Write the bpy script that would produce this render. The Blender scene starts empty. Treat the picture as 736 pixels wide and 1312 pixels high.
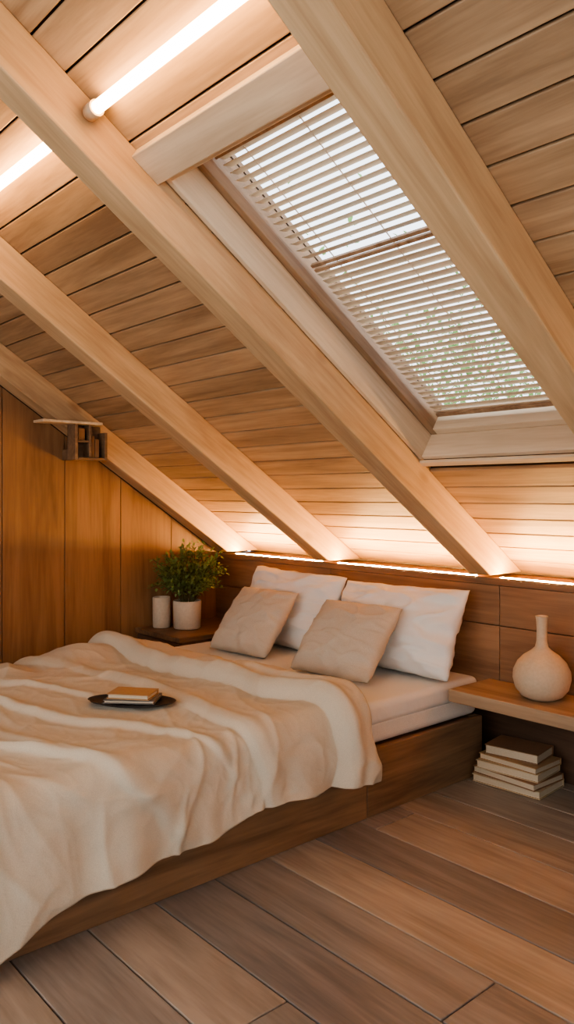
import bpy, bmesh, math, random
from mathutils import Vector, Matrix, noise
random.seed(7)
sc=bpy.context.scene
TAN=.67; TH=math.atan(TAN); CT=math.cos(TH); ST=math.sin(TH); Z0=1.11
# ---------------------------------------------------------------- materials
def lin(c):
    return tuple(((v/255)/12.92 if v/255<=.04045 else ((v/255+.055)/1.055)**2.4) for v in c)+(1,)
def newmat(name):
    m=bpy.data.materials.new(name); m.use_nodes=True
    nt=m.node_tree; b=nt.nodes['Principled BSDF']; return m,nt,b
def wood(name, dark, light, axis=0, scale=9, rough=.5, var=.25, bump=.15, alt=None, stretch=.07, knots=False):
    m,nt,b=newmat(name); N=nt.nodes; L=nt.links
    tc=N.new('ShaderNodeTexCoord'); at=N.new('ShaderNodeAttribute'); at.attribute_name='rnd'
    off=N.new('ShaderNodeVectorMath'); off.operation='SCALE'; off.inputs[0].default_value=(17.3,31.7,7.9)
    L.new(at.outputs['Fac'],off.inputs['Scale'])
    add=N.new('ShaderNodeVectorMath'); add.operation='ADD'
    L.new(tc.outputs['Object'],add.inputs[0]); L.new(off.outputs[0],add.inputs[1])
    mp=N.new('ShaderNodeMapping'); sv=[scale]*3; sv[axis]=scale*stretch; mp.inputs['Scale'].default_value=sv
    L.new(add.outputs[0],mp.inputs['Vector'])
    n1=N.new('ShaderNodeTexNoise'); n1.inputs['Scale'].default_value=1.0; n1.inputs['Detail'].default_value=6; n1.inputs['Distortion'].default_value=1.2; n1.inputs['Roughness'].default_value=.6
    L.new(mp.outputs[0],n1.inputs['Vector'])
    n2=N.new('ShaderNodeTexNoise'); n2.inputs['Scale'].default_value=9; n2.inputs['Detail'].default_value=3
    L.new(mp.outputs[0],n2.inputs['Vector'])
    n3=N.new('ShaderNodeTexNoise'); n3.inputs['Scale'].default_value=2.2; n3.inputs['Detail'].default_value=2
    L.new(add.outputs[0],n3.inputs['Vector'])
    mx=N.new('ShaderNodeMath'); mx.operation='MULTIPLY_ADD'; L.new(n2.outputs['Fac'],mx.inputs[0]); mx.inputs[1].default_value=.35; L.new(n1.outputs['Fac'],mx.inputs[2])
    sub=N.new('ShaderNodeMath'); sub.operation='SUBTRACT'; L.new(mx.outputs[0],sub.inputs[0]); sub.inputs[1].default_value=.175
    r=N.new('ShaderNodeValToRGB'); r.color_ramp.elements[0].position=.32; r.color_ramp.elements[1].position=.66
    r.color_ramp.elements[0].color=lin(dark); r.color_ramp.elements[1].color=lin(light)
    L.new(sub.outputs[0],r.inputs[0]); col=r.outputs[0]
    if alt:
        r2=N.new('ShaderNodeValToRGB'); r2.color_ramp.elements[0].position=.3; r2.color_ramp.elements[1].position=.68
        r2.color_ramp.elements[0].color=lin(alt[0]); r2.color_ramp.elements[1].color=lin(alt[1]); L.new(sub.outputs[0],r2.inputs[0])
        mm=N.new('ShaderNodeMath'); mm.operation='MULTIPLY'; L.new(at.outputs['Fac'],mm.inputs[0]); mm.inputs[1].default_value=7.31
        fr=N.new('ShaderNodeMath'); fr.operation='FRACT'; L.new(mm.outputs[0],fr.inputs[0])
        mix=N.new('ShaderNodeMix'); mix.data_type='RGBA'; L.new(fr.outputs[0],mix.inputs['Factor']); L.new(col,mix.inputs['A']); L.new(r2.outputs[0],mix.inputs['B']); col=mix.outputs['Result']
    hs=N.new('ShaderNodeHueSaturation'); L.new(col,hs.inputs['Color'])
    mr=N.new('ShaderNodeMapRange'); L.new(at.outputs['Fac'],mr.inputs['Value']); mr.inputs['To Min'].default_value=1-var; mr.inputs['To Max'].default_value=1+var*.6
    m3=N.new('ShaderNodeMapRange'); L.new(n3.outputs['Fac'],m3.inputs['Value']); m3.inputs['To Min'].default_value=.80; m3.inputs['To Max'].default_value=1.20
    mu=N.new('ShaderNodeMath'); mu.operation='MULTIPLY'; L.new(mr.outputs[0],mu.inputs[0]); L.new(m3.outputs[0],mu.inputs[1]); L.new(mu.outputs[0],hs.inputs['Value'])
    col=hs.outputs[0]
    if knots:
        mk=N.new('ShaderNodeMapping'); kv=[4.5]*3; kv[axis]=2.2; mk.inputs['Scale'].default_value=kv; L.new(add.outputs[0],mk.inputs['Vector'])
        vo=N.new('ShaderNodeTexVoronoi'); vo.inputs['Scale'].default_value=1.0; L.new(mk.outputs[0],vo.inputs['Vector'])
        kr=N.new('ShaderNodeMapRange'); L.new(vo.outputs['Distance'],kr.inputs['Value']); kr.inputs['From Min'].default_value=.04; kr.inputs['From Max'].default_value=.13; kr.inputs['To Min'].default_value=.5; kr.inputs['To Max'].default_value=0
        mk2=N.new('ShaderNodeMix'); mk2.data_type='RGBA'; L.new(kr.outputs[0],mk2.inputs['Factor']); L.new(col,mk2.inputs['A']); mk2.inputs['B'].default_value=lin((120,72,40)); col=mk2.outputs['Result']
    L.new(col,b.inputs['Base Color']); b.inputs['Roughness'].default_value=rough
    bp=N.new('ShaderNodeBump'); bp.inputs['Strength'].default_value=bump; bp.inputs['Distance'].default_value=.004
    L.new(mx.outputs[0],bp.inputs['Height']); L.new(bp.outputs[0],b.inputs['Normal'])
    return m
def fabric(name, col, scale=420, bump=.25, rough=.9, var=.12, wr=0, wscale=9, wd=.03):
    m,nt,b=newmat(name); N=nt.nodes; L=nt.links
    tc=N.new('ShaderNodeTexCoord')
    n1=N.new('ShaderNodeTexNoise'); n1.inputs['Scale'].default_value=scale; n1.inputs['Detail'].default_value=2
    n2=N.new('ShaderNodeTexNoise'); n2.inputs['Scale'].default_value=wscale; n2.inputs['Detail'].default_value=3; n2.inputs['Distortion'].default_value=1.2
    L.new(tc.outputs['Object'],n1.inputs['Vector']); L.new(tc.outputs['Object'],n2.inputs['Vector'])
    r=N.new('ShaderNodeMapRange'); L.new(n1.outputs['Fac'],r.inputs['Value']); r.inputs['From Min'].default_value=.3; r.inputs['From Max'].default_value=.7; r.inputs['To Min'].default_value=1-var; r.inputs['To Max'].default_value=1+var*.5
    hs=N.new('ShaderNodeHueSaturation'); hs.inputs['Color'].default_value=lin(col); L.new(r.outputs[0],hs.inputs['Value']); L.new(hs.outputs[0],b.inputs['Base Color'])
    b.inputs['Roughness'].default_value=rough; b.inputs['Sheen Weight'].default_value=.05
    bp=N.new('ShaderNodeBump'); bp.inputs['Strength'].default_value=bump; bp.inputs['Distance'].default_value=.001; L.new(n1.outputs['Fac'],bp.inputs['Height'])
    last=bp
    if wr:
        b2=N.new('ShaderNodeBump'); b2.inputs['Strength'].default_value=wr; b2.inputs['Distance'].default_value=wd; L.new(n2.outputs['Fac'],b2.inputs['Height']); L.new(bp.outputs[0],b2.inputs['Normal']); last=b2
    L.new(last.outputs[0],b.inputs['Normal'])
    return m
def plain(name,col,rough=.6,bump=0,scale=60,metal=0):
    m,nt,b=newmat(name); N=nt.nodes; L=nt.links
    tc=N.new('ShaderNodeTexCoord'); n=N.new('ShaderNodeTexNoise'); n.inputs['Scale'].default_value=scale; n.inputs['Detail'].default_value=4
    L.new(tc.outputs['Object'],n.inputs['Vector'])
    r=N.new('ShaderNodeMapRange'); L.new(n.outputs['Fac'],r.inputs['Value']); r.inputs['To Min'].default_value=.85; r.inputs['To Max'].default_value=1.12
    hs=N.new('ShaderNodeHueSaturation'); hs.inputs['Color'].default_value=lin(col); L.new(r.outputs[0],hs.inputs['Value']); L.new(hs.outputs[0],b.inputs['Base Color'])
    b.inputs['Roughness'].default_value=rough; b.inputs['Metallic'].default_value=metal
    if bump:
        bp=N.new('ShaderNodeBump'); bp.inputs['Strength'].default_value=bump; bp.inputs['Distance'].default_value=.003; L.new(n.outputs['Fac'],bp.inputs['Height']); L.new(bp.outputs[0],b.inputs['Normal'])
    return m
def emis(name,col,st):
    m,nt,b=newmat(name); b.inputs['Base Color'].default_value=(1,.9,.8,1); b.inputs['Emission Color'].default_value=col; b.inputs['Emission Strength'].default_value=st; return m

M_ceil=wood('ceiling_boards_wood',(152,120,88),(192,158,120),0,9,.5,.14,.2,alt=((138,108,80),(184,150,114)))
M_gap=plain('board_gap_shadow_wood',(70,48,30),.9)
M_raft=wood('rafter_wood',(182,144,104),(216,180,136),1,8,.5,.06,.12,knots=True)
M_trim=wood('skylight_trim_wood',(198,170,138),(224,200,168),0,8,.5,.06,.1)
M_trimy=wood('skylight_trim_wood_long',(198,170,138),(224,200,168),1,8,.5,.06,.1)
M_frame=wood('skylight_frame_wood',(136,104,76),(176,142,110),1,9,.45,.1,.1)
M_wall=wood('wall_panel_wood',(122,84,54),(154,112,74),2,7,.45,.10,.1)
M_head=wood('headboard_wood',(118,86,62),(158,120,88),0,7,.45,.10,.1)
M_bed=wood('bed_frame_wood',(104,78,56),(144,112,82),1,8,.5,.12,.12)
M_shelf=wood('nightstand_wood',(146,118,92),(182,152,120),0,8,.5,.1,.1)
M_dark=wood('nightstand_dark_wood',(80,56,40),(110,80,58),0,8,.5,.1,.1)
M_floor=wood('floor_wood',(146,128,110),(188,168,148),0,7,.42,.10,.22,alt=((90,86,86),(136,128,122)),stretch=.09)
M_slat=wood('blind_slat_wood',(210,188,160),(232,214,188),0,8,.5,.08,.05)
M_linen=fabric('linen_blanket',(204,189,166),420,.3,.95,.12,.08,18,.02)
M_white=fabric('white_cotton',(228,224,216),500,.1,.85,.04,.12)
M_beige=fabric('beige_linen',(196,182,162),420,.35,.95,.14,.10)
M_matt=fabric('mattress_fabric',(222,214,202),300,.3,.9,.08,.05)
M_cer=plain('matte_ceramic',(196,174,146),.75,.3,90)
M_pot=plain('pot_ceramic',(204,184,158),.8,.3,70)
M_black=plain('dark_tray_lacquer',(42,40,42),.35)
M_soil=plain('soil',(48,34,24),.95,.6,80)
M_leaf=plain('leaf_green',(116,134,68),.6,0,20)
M_stem=plain('stem_green',(88,84,48),.7)
M_paper=plain('book_pages',(206,188,160),.9,.2,200)
M_wallp=plain('plaster_wall',(196,182,162),.9)
M_cap=plain('tube_cap_plastic',(196,164,130),.4)
M_tube=emis('tube_light_emission',(1,.60,.25,1),31)
M_led=emis('led_strip_emission',(1,.56,.20,1),430)
mg,ntg,bg=newmat('window_glass'); bg.inputs['Transmission Weight'].default_value=1; bg.inputs['Roughness'].default_value=0; bg.inputs['IOR'].default_value=1.01; M_glass=mg

# ---------------------------------------------------------------- mesh helpers
class MB:
    def __init__(s): s.v=[];s.f=[];s.r=[];s.m=[]
    def box(s,lo,hi,r=None,mi=0,tf=None):
        r=random.random() if r is None else r; b=len(s.v)
        for z in (lo[2],hi[2]):
            for x,y in ((lo[0],lo[1]),(hi[0],lo[1]),(hi[0],hi[1]),(lo[0],hi[1])):
                p=Vector((x,y,z)); s.v.append(tf@p if tf else p)
        for q in ((3,2,1,0),(4,5,6,7),(0,1,5,4),(1,2,6,5),(2,3,7,6),(3,0,4,7)):
            s.f.append([b+i for i in q]); s.r.append(r); s.m.append(mi)
    def prism_x(s,poly,x0,x1,r=None,mi=0):
        r=random.random() if r is None else r; b=len(s.v); n=len(poly)
        for x in (x0,x1):
            for y,z in poly: s.v.append(Vector((x,y,z)))
        s.f.append([b+i for i in reversed(range(n))]); s.f.append([b+n+i for i in range(n)])
        for i in range(n):
            j=(i+1)%n; s.f.append([b+i,b+j,b+n+j,b+n+i])
        s.r+= [r]*(n+2); s.m+=[mi]*(n+2)
    def obj(s,name,mats,bevel=0,slope=False,parent=None,smooth=False,loc=None,rot=None,segs=2):
        me=bpy.data.meshes.new(name); me.from_pydata([tuple(v) for v in s.v],[],s.f)
        a=me.attributes.new('rnd','FLOAT','FACE'); a.data.foreach_set('value',s.r)
        if not isinstance(mats,(list,tuple)): mats=[mats]
        for m in mats: me.materials.append(m)
        me.polygons.foreach_set('material_index',s.m)
        bm=bmesh.new(); bm.from_mesh(me); bmesh.ops.recalc_face_normals(bm,faces=bm.faces); bm.to_mesh(me); bm.free()
        if smooth: me.polygons.foreach_set('use_smooth',[True]*len(me.polygons))
        o=bpy.data.objects.new(name,me); sc.collection.objects.link(o)
        if slope: o.location=(0,0,Z0); o.rotation_euler=(-TH,0,0)
        if loc: o.location=loc
        if rot: o.rotation_euler=rot
        if bevel:
            md=o.modifiers.new('bevel','BEVEL'); md.width=bevel; md.segments=segs; md.limit_method='ANGLE'
        if parent: o.parent=parent
        return o
def empty(name,loc=(0,0,0)):
    e=bpy.data.objects.new(name,None); e.location=loc; sc.collection.objects.link(e); return e
def lathe(name,prof,mat,seg=48,loc=(0,0,0),parent=None,sub=0):
    vs=[];fs=[]
    for r,z in prof:
        for i in range(seg):
            a=2*math.pi*i/seg; vs.append((r*math.cos(a),r*math.sin(a),z))
    n=len(prof)
    for j in range(n-1):
        for i in range(seg):
            k=(i+1)%seg; fs.append((j*seg+i,j*seg+k,(j+1)*seg+k,(j+1)*seg+i))
    fs.append(tuple(reversed(range(seg)))); fs.append(tuple((n-1)*seg+i for i in range(seg)))
    me=bpy.data.meshes.new(name); me.from_pydata(vs,[],fs); me.materials.append(mat)
    me.polygons.foreach_set('use_smooth',[True]*len(me.polygons))
    o=bpy.data.objects.new(name,me); sc.collection.objects.link(o); o.location=loc
    md=o.modifiers.new('edge','EDGE_SPLIT'); md.split_angle=math.radians(50)
    if parent: o.parent=parent
    return o
R=math.radians
def sst(a,b,x):
    t=max(0,min(1,(x-a)/(b-a))); return t*t*(3-2*t)

XL=-4.28; XR=1.4; YB=-4.6
# ---------------------------------------------------------------- floor
mb=MB(); w=.235; y=YB; row=0
rng=random.Random(21)
while y<.3:
    x=XL-rng.uniform(0,2.0); seg=0
    while x<XR:
        L=rng.uniform(3.0,4.6)
        x0=max(x,XL); x1=min(x+L,XR)
        grey=((row+seg)%2==0) if rng.random()<.75 else (rng.random()<.5)
        rr=(rng.randint(0,6)+(rng.uniform(.55,.9) if grey else rng.uniform(.0,.35)))/7.31
        if x1>x0+.02: mb.box((x0+.002,y+.0025,-.03),(x1-.002,min(y+w,.3)-.0025,0),rr)
        x+=L; seg+=1
    y+=w; row+=1
mb.box((XL,YB,-.08),(XR,.3,-.031),0,1)
floor=mb.obj('floor',[M_floor,M_gap],.003)

# ---------------------------------------------------------------- ceiling boards (local slope frame)
OX0,OX1,OS0,OS1=-2.11,-1.24,-2.14,-.614      # skylight opening
mb=MB(); bw=.125; s=.34
STOP=-5.5
while s>STOP:
    s0=s-bw
    zones=[(XL,XR)] if (s<=OS0 or s0>=OS1) else [(XL,OX0),(OX1,XR)]
    for (a,b) in zones:
        cuts=[a]+sorted([c for c in (-3.25,-2.17,-1.18,-.14) if a+.3<c<b-.3])+[b]   # butt joints hidden on the rafters
        for q in range(len(cuts)-1):
            mb.box((cuts[q]+.0008,s0+.007,0),(cuts[q+1]-.0008,s,.018))
    s-=bw
for a,b,c,d in ((XL,XR,STOP,OS0-.02),(XL,XR,OS1+.02,.34),(XL,OX0-.02,OS0-.02,OS1+.02),(OX1+.02,XR,OS0-.02,OS1+.02)):
    mb.box((a,c,.02),(b,d,.2),.2,1)
ceiling=mb.obj('ceiling',[M_ceil,M_gap],.003,slope=True)

# ---------------------------------------------------------------- rafters
def rafter(x0,x1,name='rafter'):
    LZ=.928
    def loc(y,z):
        z-=Z0; return (y*CT - z*ST, y*ST + z*CT)
    yb=(.93-LZ)/TAN; yt=(1.11-LZ)/TAN
    poly=[loc(-4.55,.93+.67*4.55),loc(yb,LZ),loc(yt,LZ),loc(-4.55,1.11+.67*4.55)]
    m=MB(); m.prism_x(poly,x0,x1); return m.obj(name,M_raft,.006,slope=True)
RX=[(-4.28,-4.15),(-3.31,-3.19),(-2.23,-2.11),(-1.24,-1.11),(-.2,-.08),(.84,.96)]
for a,b in RX: rafter(a,b)

# ---------------------------------------------------------------- skylight
win=empty('window_1')
mb=MB(); mb.box((OX0,OS0,.0),(OX0+.022,OS1,.115)); mb.box((OX1-.022,OS0,.0),(OX1,OS1,.115)); mb.obj('jamb_sides',M_trimy,.003,True,win)
mb=MB(); mb.box((OX0+.022,OS1-.022,.0),(OX1-.022,OS1,.115)); mb.box((OX0+.022,OS0,.0),(OX1-.022,OS0+.022,.115)); mb.obj('jamb_ends',M_trim,.003,True,win)
mb=MB()
mb.box((OX0,OS0,.116),(OX0+.05,OS1,.16)); mb.box((OX1-.05,OS0,.116),(OX1,OS1,.16))
mb.box((OX0,OS0,.16),(OX0+.035,OS1,.26)); mb.box((OX1-.035,OS0,.16),(OX1,OS1,.26))
mb.obj('frame_sides',M_frame,.003,True,win)
mb=MB()
mb.box((OX0+.05,OS1-.055,.116),(OX1-.05,OS1,.16)); mb.box((OX0+.035,OS1-.04,.16),(OX1-.035,OS1,.26))
mb.box((OX0+.05,OS0,.116),(OX1-.05,OS0+.05,.26))
mb.obj('frame_ends',M_trim,.003,True,win)
mb=MB(); mb.box((OX0+.035,OS0+.04,.235),(OX1-.035,OS1-.04,.241)); mb.obj('glass',M_glass,0,True,win)
mb=MB(); mb.box((-2.11,-2.255,-.035),(-1.24,-2.14,-.001)); header=mb.obj('trim_1',M_trim,.004,True)
mb=MB(); mb.box((-2.11,OS1,-.016),(-1.24,OS1+.03,-.001)); mb.obj('trim_2',M_trim,.003,True)
bl=empty('venetian_blind'); BX0,BX1=OX0+.054,OX1-.054
mb=MB()
def slat(sc_,n,phi,wd=.034,th=.0025):
    tf=Matrix.Translation((0,sc_,n))@Matrix.Rotation(phi,4,'X')
    mb.box((BX0,-wd/2,-th/2),(BX1,wd/2,th/2),None,0,tf)
s=OS0+.10; SM=-1.54
while s<SM-.03: slat(s,.185,R(40)); s+=.032
s=SM+.04
while s<OS1-.075: slat(s,.185,R(23)); s+=.031
mb.obj('slats',M_slat,0,True,bl)
mb=MB(); mb.box((BX0,OS0+.052,.165),(BX1,OS0+.09,.205)); mb.box((BX0,SM-.018,.178),(BX1,SM-.004,.192)); mb.box((BX0,SM+.004,.178),(BX1,SM+.018,.192)); mb.box((BX0,OS1-.078,.175),(BX1,OS1-.06,.195))
mb.obj('rails',M_frame,.002,True,bl)
mb=MB()
for x in (BX0+.12,(BX0+BX1)/2,BX1-.12): mb.box((x-.0015,OS0+.06,.1835),(x+.0015,OS1-.07,.1865))
mb.obj('ladder_cords',M_slat,0,True,bl)

# ---------------------------------------------------------------- tube light
def cyl_x(name,x0,x1,s,n,r,mat,parent,seg=24):
    me=bpy.data.meshes.new(name); bm=bmesh.new()
    bmesh.ops.create_cone(bm,cap_ends=True,segments=seg,radius1=r,radius2=r,depth=abs(x1-x0),matrix=Matrix.Translation(((x0+x1)/2,s,n))@Matrix.Rotation(math.pi/2,4,'Y'))
    for f in bm.faces: f.smooth=len(f.verts)==4
    bm.to_mesh(me); bm.free(); me.materials.append(mat); o=bpy.data.objects.new(name,me); sc.collection.objects.link(o); o.location=(0,0,Z0); o.rotation_euler=(-TH,0,0); o.parent=parent
TS=-2.42; TN=-.048
for a,b in ((-3.18,-2.24),(-2.10,-1.25)):
    t=empty('tube_light')
    cyl_x('tube',a+.05,b-.05,TS,TN,.018,M_tube,t); cyl_x('end_cap_a',a+.005,a+.05,TS,TN,.024,M_cap,t); cyl_x('end_cap_b',b-.05,b-.005,TS,TN,.024,M_cap,t)
    mb=MB(); mb.box((a+.012,TS-.012,TN+.02),(a+.04,TS+.012,-.001)); mb.box((b-.04,TS-.012,TN+.02),(b-.012,TS+.012,-.001)); mb.obj('clips',M_cap,.002,True,t)

# ---------------------------------------------------------------- walls
mb=MB(); ys=[.29,.02,-.35,-.716,-1.082,-1.45,-1.82,-2.19,-2.56,-2.93,-3.3,-3.67,-4.04,-4.41,YB]
top=lambda y:.925-.67*min(y,.01)
for i in range(len(ys)-1):
    a,b=ys[i+1]+.002,ys[i]-.002
    if a>0: mb.prism_x([(a,0),(b,0),(b,.90),(a,.90)],XL-.02,XL); continue
    mb.prism_x([(a,0),(b,0),(b,top(b)),(a,top(a))],XL-.02,XL)
mb.prism_x([(YB,0),(.3,0),(.3,.91),(YB,1.11+.67*4.6)],XL-.1,XL-.021,.1,1)
mb.obj('wall_left',[M_wall,M_gap],.0015)
mb=MB(); mb.box((XL,.301,-.03),(XR,.38,1.0),.1); mb.obj('wall_back',M_dark)
mb=MB(); zt=lambda y:1.11-.67*y
WY=-2.2
mb.prism_x([(WY,0),(.3,0),(.3,.9),(WY,zt(WY))],XR,XR+.1)
mb.prism_x([(-4.6,0),(WY,0),(WY,.5),(-4.6,.5)],XR,XR+.1)
mb.prism_x([(-4.6,2.3),(WY,2.3),(WY,zt(WY)),(-4.6,zt(-4.6))],XR,XR+.1)
mb.prism_x([(-4.6,.5),(-4.3,.5),(-4.3,2.3),(-4.6,2.3)],XR,XR+.1)
mb.obj('wall_right',M_wallp)
mb=MB(); mb.box((XL,YB-.1,0),(XR,YB,.6)); mb.box((XL,YB-.1,2.5),(XR,YB,4.4)); mb.box((XL,YB-.1,.6),(-3,YB,2.5)); mb.box((.8,YB-.1,.6),(XR,YB,2.5)); mb.obj('wall_front',M_wallp)
mb=MB()
for x in (-3.0,-1.13,.74): mb.box((x,YB-.08,.6),(x+.06,YB-.02,2.5))
mb.box((-3,YB-.08,.6),(.8,YB-.02,.66)); mb.box((-3,YB-.08,2.44),(.8,YB-.02,2.5)); mb.obj('window_2',M_trim,.003)
mb=MB()
for y in (-4.3,-3.28,WY-.06): mb.box((XR+.02,y,.5),(XR+.08,y+.06,2.3))
mb.box((XR+.02,-4.3,.5),(XR+.08,WY,.56)); mb.box((XR+.02,-4.3,2.24),(XR+.08,WY,2.3)); mb.obj('window_3',M_trim,.003)

ws=empty('wall_shelf')
mb=MB(); mb.box((-4.147,-1.33,1.700),(-4.02,-.975,1.714)); mb.obj('shelf_board',M_trim,.002,False,ws)
mb=MB()
X0,X1=-4.147,-4.05
mb.box((X0,-1.13,1.50),(X0+.012,-.93,1.699))
mb.box((X0+.013,-1.13,1.50),(X1,-1.112,1.699)); mb.box((X0+.013,-.948,1.50),(X1,-.93,1.66)); mb.box((X0+.013,-1.111,1.50),(X1,-.949,1.515)); mb.box((X0+.013,-1.04,1.516),(X1-.01,-1.025,1.699)); mb.box((X0+.013,-1.111,1.60),(X1-.01,-1.041,1.612))
mb.box((XL+.003,-1.10,1.505),(X0-.001,-.97,1.565))
mb.obj('cubby_box',M_bed,.002,False,ws)
mb=MB(); mb.box((X0+.02,-1.02,1.516),(X1-.02,-1.0,1.64)); mb.box((X0+.02,-.998,1.516),(X1-.015,-.975,1.62)); mb.box((X0+.02,-1.10,1.613),(X1-.02,-1.06,1.68)); mb.obj('small_blocks',M_wall,.002,False,ws)

# ---------------------------------------------------------------- headboard
hb=empty('headboard')
mb=MB(); xs=[XL+.002,-3.17,-2.06,-.95,.16,XR-.002]
for i in range(5):
    for z0,z1 in ((.702,.884),(.40,.698)):
        mb.box((xs[i]+.0015,0,z0),(xs[i+1]-.0015,.022,z1))
mb.obj('panels',M_head,.002,False,hb)
mb=MB(); mb.box((XL+.002,.0,.886),(XR-.002,.285,.912)); mb.box((XL+.002,.0,.9125),(XR-.002,.012,.9195)); mb.box((XL+.002,.023,.40),(XR-.002,.05,.885),.3); mb.box((XL+.002,.05,.37),(XR-.002,.3,.399),.3); mb.obj('ledge',M_head,.0015,False,hb)
mb=MB(); mb.box((XL+.002,.17,0.0),(XR-.002,.2,.369),.2); mb.obj('recess_panel',M_dark,.002,False,hb)
ls=empty('led_strip'); mb=MB()
for i in range(5): mb.box((RX[i][1]+.01,.066,.9125),(RX[i+1][0]-.01,.082,.9160))
mb.obj('strip',M_led,0,False,ls)

# ---------------------------------------------------------------- bed
BXR,BXL,BYF=-2.15,-3.75,-2.45
bed=empty('bed')
mb=MB(); mb.box((BXR-.03,-.79,.0),(BXR,-.004,.27)); mb.box((BXR-.03,BYF,.0),(BXR,-.793,.27)); mb.box((BXL,BYF,0),(BXL+.03,-.004,.27)); mb.box((BXL+.03,BYF,0),(BXR-.03,BYF+.03,.27)); mb.box((BXL+.03,-.034,0),(BXR-.03,-.004,.27)); mb.box((BXL+.03,BYF+.03,.2),(BXR-.03,-.034,.262))
mb.obj('bed_platform',M_bed,.004,False,bed)
mb=MB(); mb.box((BXL+.02,BYF+.03,.275),(BXR-.022,-.01,.385)); o=mb.obj('mattress',M_matt,.03,False,bed,segs=5)
mb=MB(); mb.box((BXL+.012,BYF+.02,.352),(BXR-.014,-.006,.452)); o=mb.obj('fitted_sheet',M_white,.032,False,bed,segs=6)
for p in o.data.polygons: p.use_smooth=True

def pillow(name,W,H,T,loc,lean,yaw,mat,seed,roll=0,wr=.012,pinch=.07,pw=2.6):
    n=60; vs=[];idx={};fs=[]
    for side in (1,-1):
        for j in range(n+1):
            for i in range(n+1):
                u=-1+2*i/n; v=-1+2*j/n
                edge=i in(0,n) or j in(0,n)
                if side==-1 and edge: idx[(side,i,j)]=idx[(1,i,j)]; continue
                cr_=1-.035*(u*v)**4
                x=W/2*u*(1-pinch*(1-v*v))*cr_; z=H/2*v*(1-pinch*(1-u*u))*cr_
                t=max(0,(1-abs(u)**pw))**.55*max(0,(1-abs(v)**pw))**.55
                y=-side*T/2*t*(1+.12*(-v))
                nz=noise.noise(Vector((u*2.2+seed,v*2.2,side*3.1)))
                ang=math.atan2(v,u); rr=math.hypot(u,v)
                rad=math.sin(ang*11+seed+3*nz)*rr*rr*(1 if rr<1.25 else .6)
                cr=(1-min(1,abs(noise.noise(Vector((u*1.6+v*.8+seed,v*3.2-u*.6,side*2.0))))*2.5))**4
                d=(nz*1.2+rad*.55+noise.noise(Vector((u*6,v*6+seed,side)))*.5+cr*.9)*wr*min(1,t*2.2)
                y-=side*d
                if edge:
                    x+=noise.noise(Vector((u*4,v*4,seed)))*.008; z+=noise.noise(Vector((u*4,v*4,seed+9)))*.008
                idx[(side,i,j)]=len(vs); vs.append((x,y,z))
        for j in range(n):
            for i in range(n):
                q=[idx[(side,i,j)],idx[(side,i+1,j)],idx[(side,i+1,j+1)],idx[(side,i,j+1)]]
                fs.append(q if side==1 else q[::-1])
    me=bpy.data.meshes.new(name); me.from_pydata(vs,[],fs); me.materials.append(mat)
    me.polygons.foreach_set('use_smooth',[True]*len(me.polygons))
    o=bpy.data.objects.new(name,me); sc.collection.objects.link(o)
    o.matrix_world=Matrix.Translation(loc)@Matrix.Rotation(yaw,4,'Z')@Matrix.Rotation(-lean,4,'X')@Matrix.Rotation(roll,4,'Y')
    bpy.context.view_layer.update()
    mz=min((o.matrix_world@v.co).z for v in me.vertices); o.location.z+=.454-mz
    return o
pillow('bed_pillow',.80,.46,.19,(-3.34,-.18,.665),R(24),R(0),M_white,1.3,R(1),.013)
pillow('bed_pillow',.79,.45,.21,(-2.54,-.19,.665),R(26),R(2),M_white,5.1,R(-1),.015)
pillow('cushion',.44,.42,.15,(-3.31,-.45,.625),R(40),R(6),M_beige,9.4,R(0),.006,.05)
pillow('cushion',.48,.42,.16,(-2.60,-.46,.615),R(42),R(6),M_beige,14.2,R(0),.006,.05)

# ---------------------------------------------------------------- blanket (draped surface)
def interp(pts,x):
    if x<=pts[0][0]: return pts[0][1]
    for (a,b),(c,d) in zip(pts,pts[1:]):
        if x<=c:
            t=(x-a)/(c-a); t=t*t*(3-2*t); return b+(d-b)*t
    return pts[-1][1]
def edge(p,e,r,sgn):
    t=(p-e)*sgn+r
    if t<=0: return p,0.0,0.0
    a=t/r
    if a<math.pi/2: return e+sgn*(-r+r*math.sin(a)), r-r*math.cos(a), a
    return e, r+(t-r*math.pi/2), math.pi/2
HEAD=[(-4.05,-.98),(-3.7,-.95),(-3.3,-.86),(-2.9,-.86),(-2.5,-.80),(-2.25,-.82),(-2.1,-.85),(-1.85,-.80)]
V1=[(-4.0,-1.22),(-3.5,-1.16),(-3.05,-1.16),(-2.5,-1.09),(-2.19,-1.03),(-2.0,-1.02),(-1.8,-1.06)]
V2=[(-4.0,-1.62),(-3.5,-1.50),(-2.9,-1.42),(-2.48,-1.42),(-2.17,-1.44),(-1.98,-1.40),(-1.8,-1.34)]
def rid(v,k=4): return (1-min(1,abs(v)*2.2))**k
ER=.05; E_R=BXR+.008; E_L=BXL-.01; E_F=BYF-.01; ZT=.458
TX,TY=-2.70,-1.55
NX,NY=420,360; vs=[];fs=[]
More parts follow.
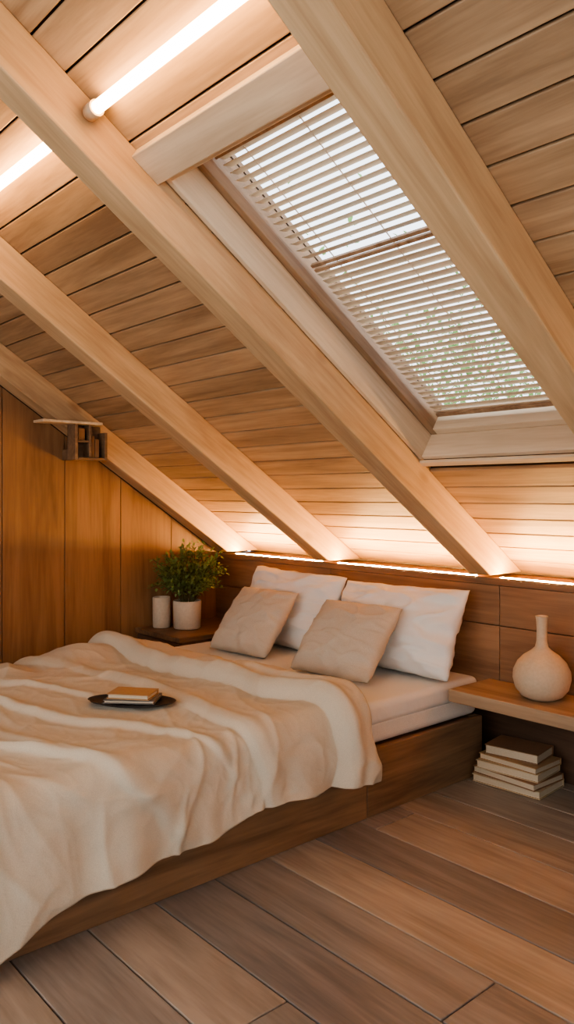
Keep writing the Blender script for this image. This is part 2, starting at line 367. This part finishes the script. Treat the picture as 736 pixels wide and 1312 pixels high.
for j in range(NY+1):
    b=j/NY
    for i in range(NX+1):
        a=i/NX
        p=-4.0+a*(2.10)
        hy=interp(HEAD,p); q=-2.75+(hy+2.75)*b
        ext=(-.01+.05*sst(-1.2,-2.0,q)+.12*sst(-1.95,-2.4,q)+.012*math.sin(q*6.5)+.008*math.sin(q*15))
        if p>-2.3: p=-2.3+(p+2.3)*(1+ext/.40)
        x,dr,ang=edge(p,E_R,ER,1)
        if p<-3.2: x,dr,ang=edge(p,E_L,ER,-1); sg=-1
        else: sg=1
        y,df,angf=edge(q,E_F,ER,-1)
        wx=noise.noise(Vector((p*1.3,q*1.3,20)))*.22+noise.noise(Vector((p*3.1,q*3.1,21)))*.06
        wy=noise.noise(Vector((p*1.3,q*1.3,30)))*.16+noise.noise(Vector((p*3.1,q*3.1,31)))*.05
        d1=q-interp(V1,p)+.05*noise.noise(Vector((p*2,1.7,0)))+.3*wy*sst(0,.2,hy-q); d2=q-interp(V2,p)+.07*noise.noise(Vector((p*1.8,7.7,0)))+.35*wy
        dh=hy-q
        side=sst(.0,.12,dr)
        h=0
        h+=.040*sst(-.014,.014,d1)*(1+.35*math.sin(min(1,max(0,d1/.26))*math.pi))
        h+=.026*math.exp(-((d1-.044)/.034)**2)
        h+=.018*(.5+.5*math.sin(p*4.4))*math.exp(-((d1-.17-.025*math.sin(p*3))/.030)**2)
        h+=.022*sst(-.016,.014,d2)*(.6+.4*math.sin(p*2.6+.5))+.034*(.65+.35*math.sin(p*4.3+1))*math.exp(-((d2-.044)/.038)**2)
        P0,Q0=p+wx,q+wy
        for (k0,sl,am,wd,pa,pb) in ((-.18,.10,.018,.038,-3.7,-2.7),(-.38,.30,.025,.044,-3.5,-2.15),(-.60,.05,.014,.036,-3.1,-2.3),(-.80,.42,.026,.048,-3.3,-1.95)):
            dd=(Q0-interp(V2,p))-k0-sl*(P0+2.9)
            am2=am*sst(pa-.3,pa+.3,p)*(1-sst(pb-.3,pb+.3,p))
            h+=am2*(math.exp(-(dd/wd)**2) if dd>0 else math.exp(-(dd/(wd*.45))**2))
        c=(Q0*.80+P0*.30)
        lowz=1-.55*sst(-.05,.1,d2)
        h+=lowz*(.021*rid(noise.noise(Vector((c*2.4,(P0-Q0*.3)*.65,5.1))),3)+.008*rid(noise.noise(Vector((c*5.0,(P0-Q0*.3)*1.3,9.1))),3))
        c2=(Q0*.45-P0*.90)
        h+=.009*rid(noise.noise(Vector((c2*3.8,(Q0+P0*.3)*1.4,2.1))),3)
        h+=.0036*rid(noise.noise(Vector((P0*5.5,Q0*5.5,6.1))),3)
        h+=.0018*rid(noise.noise(Vector((P0*12,Q0*12,7.1))),2)
        h+=.014*(noise.noise(Vector((p*2.0,q*2.0,8)))+.3)
        h+=.003*noise.noise(Vector((p*11,q*11,3)))
        h+=.06*math.exp(-((p+3.62)/.16)**2-((q+1.30)/.22)**2)+.045*math.exp(-((p+3.55)/.22)**2-((q+1.72)/.10)**2)
        tr_=math.hypot(p-TX,q-TY); kf=1-sst(.16,.30,tr_); h=h*(1-kf)+min(h,.022)*kf
        fl=(.5+.5*math.sin(q*9.5+1.2*noise.noise(Vector((q*2,p*1.5,0)))*4))
        fl2=rid(noise.noise(Vector((q*5.0+wx*3,p*1.2,11))),3)
        h+=side*(.010+.042*min(1,dr/.35)*fl*sst(0,.3,dh+.08)+.020*min(1,dr/.25)*fl2)
        h=max(h,.001)
        h*= (1-math.exp(-dh/.016)) if dh<.12 else 1
        n=Vector((sg*math.sin(ang)*math.cos(angf), -math.sin(angf)*math.cos(ang), math.cos(ang)*math.cos(angf)))
        if ang>1.5 and angf>1.5: n=Vector((sg*.7,-.7,0))
        drop=math.hypot(dr,df)
        P=Vector((x,y,ZT-drop))+n*(h+.004)
        P.z=max(P.z,.006+.003*math.sin(q*20)); vs.append(tuple(P))
for j in range(NY):
    for i in range(NX):
        q=j*(NX+1)+i; fs.append((q,q+1,q+NX+2,q+NX+1))
nm=bpy.data.meshes.new('linen_blanket'); nm.from_pydata(vs,[],fs); nm.materials.append(M_linen)
nm.polygons.foreach_set('use_smooth',[True]*len(nm.polygons))
bk=bpy.data.objects.new('linen_blanket',nm); sc.collection.objects.link(bk)
md=bk.modifiers.new('sol','SOLIDIFY'); md.thickness=.006; md.offset=1
def blanket_top(x,y,r=.14):
    return max([v.co.z for v in nm.vertices if math.hypot(v.co.x-x,v.co.y-y)<r] or [.46])+.006
def books(name,items,loc,parent=None):
    e=empty(name,loc); z=0.0
    for k,(wx,dy,h,rot,ox,oy,mat) in enumerate(items):
        tf=Matrix.Translation((ox,oy,z))@Matrix.Rotation(rot,4,'Z')
        m=MB(); c=.0035
        m.box((-wx/2,-dy/2,0),(wx/2,dy/2,c),.3,0,tf); m.box((-wx/2,-dy/2,h-c),(wx/2,dy/2,h),.3,0,tf); m.box((-wx/2,dy/2-c,c),(wx/2,dy/2,h-c),.3,0,tf)
        m.box((-wx/2+.005,-dy/2+.005,c),(wx/2-.005,dy/2-c,h-c),.5,1,tf)
        m.obj('book_%d'%(k+1),[mat,M_paper],.001,False,e)
        z+=h+.0006
    return e
c1=plain('book_cover_tan',(178,140,98),.7); c2=plain('book_cover_cream',(196,172,138),.7); c3=plain('book_cover_brown',(150,112,80),.7); c4=plain('book_cover_grey',(110,104,98),.7)
tx,ty=TX,TY; tz=blanket_top(tx,ty)
tr=empty('serving_tray',(tx,ty,tz))
m=lathe('tray_body',[(.001,0),(.15,0),(.17,.005),(.178,.012),(.172,.012),(.162,.007),(.001,.006)],M_black,56,(0,0,0),tr); m.scale=(1,.52,1)
tr.rotation_euler=(0,0,R(40))
books('magazine_stack',[(.20,.13,.014,R(44),0,0,c4),(.17,.115,.02,R(38),0,0,c1)],(tx+.01,ty,tz+.0125))

# ---------------------------------------------------------------- nightstands
n1=empty('floating_nightstand')
mb=MB(); mb.box((-2.115,-.31,.395),(-.95,-.002,.45)); mb.obj('shelf_top',M_shelf,.004,False,n1)
mb=MB(); mb.box((-1.3,-.25,.0),(-.98,-.01,.394)); mb.obj('side_cabinet',M_dark,.003,False,n1)
n2=empty('nightstand')
mb=MB(); mb.box((XL+.004,-.62,.45),(BXL-.03,-.003,.48)); mb.obj('top',M_bed,.004,False,n2)
mb=MB(); mb.box((XL+.01,-.60,.0),(BXL-.036,-.01,.449)); mb.obj('cabinet',M_dark,.003,False,n2)
mb=MB(); mb.box((XL+.02,-.612,.23),(BXL-.046,-.601,.44)); mb.box((XL+.02,-.612,.02),(BXL-.046,-.601,.225)); mb.obj('drawer_fronts',M_dark,.003,False,n2)

lathe('ceramic_vase',[(.001,0),(.055,0),(.085,.015),(.108,.045),(.118,.085),(.116,.118),(.10,.153),(.075,.180),(.045,.200),(.028,.216),(.022,.24),(.021,.29),(.023,.332),(.026,.345),(.022,.347),(.018,.335),(.017,.25),(.001,.24)],M_cer,64,(-1.755,-.150,.4505))
books('book_stack',[(.33,.23,.034,R(4),0,0,c2),(.32,.23,.03,R(-2),.0,0,c3),(.30,.22,.036,R(6),.0,0,c2),(.29,.21,.028,R(0),.01,0,c1),(.25,.18,.042,R(9),.0,.01,c3)],(-1.965,.0,.001))

lathe('ceramic_cup',[(.001,0),(.05,0),(.055,.006),(.056,.18),(.053,.188),(.048,.182),(.047,.03),(.001,.03)],M_pot,40,(-4.175,-.49,.481))
pp=empty('potted_plant',(-4.04,-.39,.481))
lathe('pot',[(.001,0),(.076,0),(.083,.006),(.088,.165),(.085,.172),(.079,.168),(.077,.14),(.001,.14)],M_pot,48,(0,0,0),pp)
lathe('soil',[(.001,.139),(.0765,.141),(.0765,.15),(.001,.154)],M_soil,32,(0,0,0),pp)
def leafmesh(name,leaves,mat,parent):
    vs=[];fs=[]
    for p,d,up,L,W in leaves:
        d=d.normalized(); sd=d.cross(up)
        if sd.length<1e-3: sd=Vector((1,0,0))
        sd.normalize(); nn=sd.cross(d); b=len(vs)
        for q in (p, p+d*L*.35+sd*W/2+nn*L*.04, p+d*L*.35-sd*W/2+nn*L*.04, p+d*L*.75+sd*W*.33, p+d*L*.75-sd*W*.33, p+d*L-nn*L*.08, p+d*L*.4-nn*L*.03,p+d*L*.75-nn*L*.05): vs.append(q)
        fs+= [(b,b+1,b+6),(b,b+6,b+2),(b+1,b+3,b+7,b+6),(b+6,b+7,b+4,b+2),(b+3,b+5,b+7),(b+7,b+5,b+4)]
    me=bpy.data.meshes.new(name); me.from_pydata([tuple(v) for v in vs],[],fs); me.materials.append(mat)
    o=bpy.data.objects.new(name,me); sc.collection.objects.link(o); o.parent=parent; return o
lv=[]; cu=bpy.data.curves.new('stems','CURVE'); cu.dimensions='3D'; cu.bevel_depth=.0018
for k in range(120):
    a=random.uniform(0,2*math.pi); rad=random.uniform(.02,.25); h=random.uniform(.12,.42)*(1-.3*(rad/.25))
    base=Vector((math.cos(a)*.03,math.sin(a)*.03,.15)); tip=Vector((math.cos(a)*rad,math.sin(a)*rad,.15+h))
    if tip.x<-.2: tip.x=-.2
    sp=cu.splines.new('POLY'); sp.points.add(7)
    for t in range(8):
        f=t/7; p=base.lerp(tip,f); p.z+=.05*math.sin(f*math.pi); p.x+=.01*math.sin(f*9+k); sp.points[t].co=(*p,1)
        if f>.25:
            for q in range(5):
                d=Vector((random.gauss(0,1),random.gauss(0,1),random.gauss(.3,.7))); lv.append((p+d*.006,d,Vector((0,0,1)),random.uniform(.02,.038),random.uniform(.013,.020)))
so=bpy.data.objects.new('stems',cu); sc.collection.objects.link(so); cu.materials.append(M_stem); so.parent=pp
lv=[l for l in lv if l[0].x>-.20]
leafmesh('leaves',lv,M_leaf,pp)

# ---------------------------------------------------------------- tree outside the skylight
tree=empty('garden_tree',(-6.6,6.2,0))
lathe('trunk',[(.16,-3),(.13,-1),(.1,.6),(.05,1.4)],plain('bark',(120,104,88),.9,.5,20),16,(0,0,0),tree)
lv=[]
for k in range(12000):
    a=random.uniform(0,2*math.pi); rr=3.0*random.random()**.5; z=random.gauss(2.4,.85)
    if noise.noise(Vector((math.cos(a)*rr*1.0,math.sin(a)*rr*1.0,z)))<-.12: continue
    d=Vector((random.gauss(0,1),random.gauss(0,1),random.gauss(0,1)))
    lv.append((Vector((math.cos(a)*rr,math.sin(a)*rr,z)),d,Vector((.3,.1,1)),random.uniform(.08,.16),random.uniform(.05,.08)))
leafmesh('canopy',lv,plain('tree_leaf',(118,158,88),.6,0,3),tree)

# ---------------------------------------------------------------- world & camera
wd=bpy.data.worlds.new('sky'); sc.world=wd; wd.use_nodes=True; bgn=wd.node_tree.nodes['Background']; bgn.inputs[0].default_value=(.88,.94,1,1); bgn.inputs[1].default_value=3.9
try: sc.view_settings.look='AgX - Medium High Contrast'
except Exception as e: print(e)
cam=bpy.data.cameras.new('camera'); co=bpy.data.objects.new('camera',cam); sc.collection.objects.link(co); sc.camera=co
cam.sensor_fit='HORIZONTAL'; cam.sensor_width=36; cam.lens=36*1000/736; cam.shift_y=-21/736; cam.clip_start=.05
co.location=(0,-3.105,1.3); co.rotation_euler=(math.pi/2,0,R(48.8))
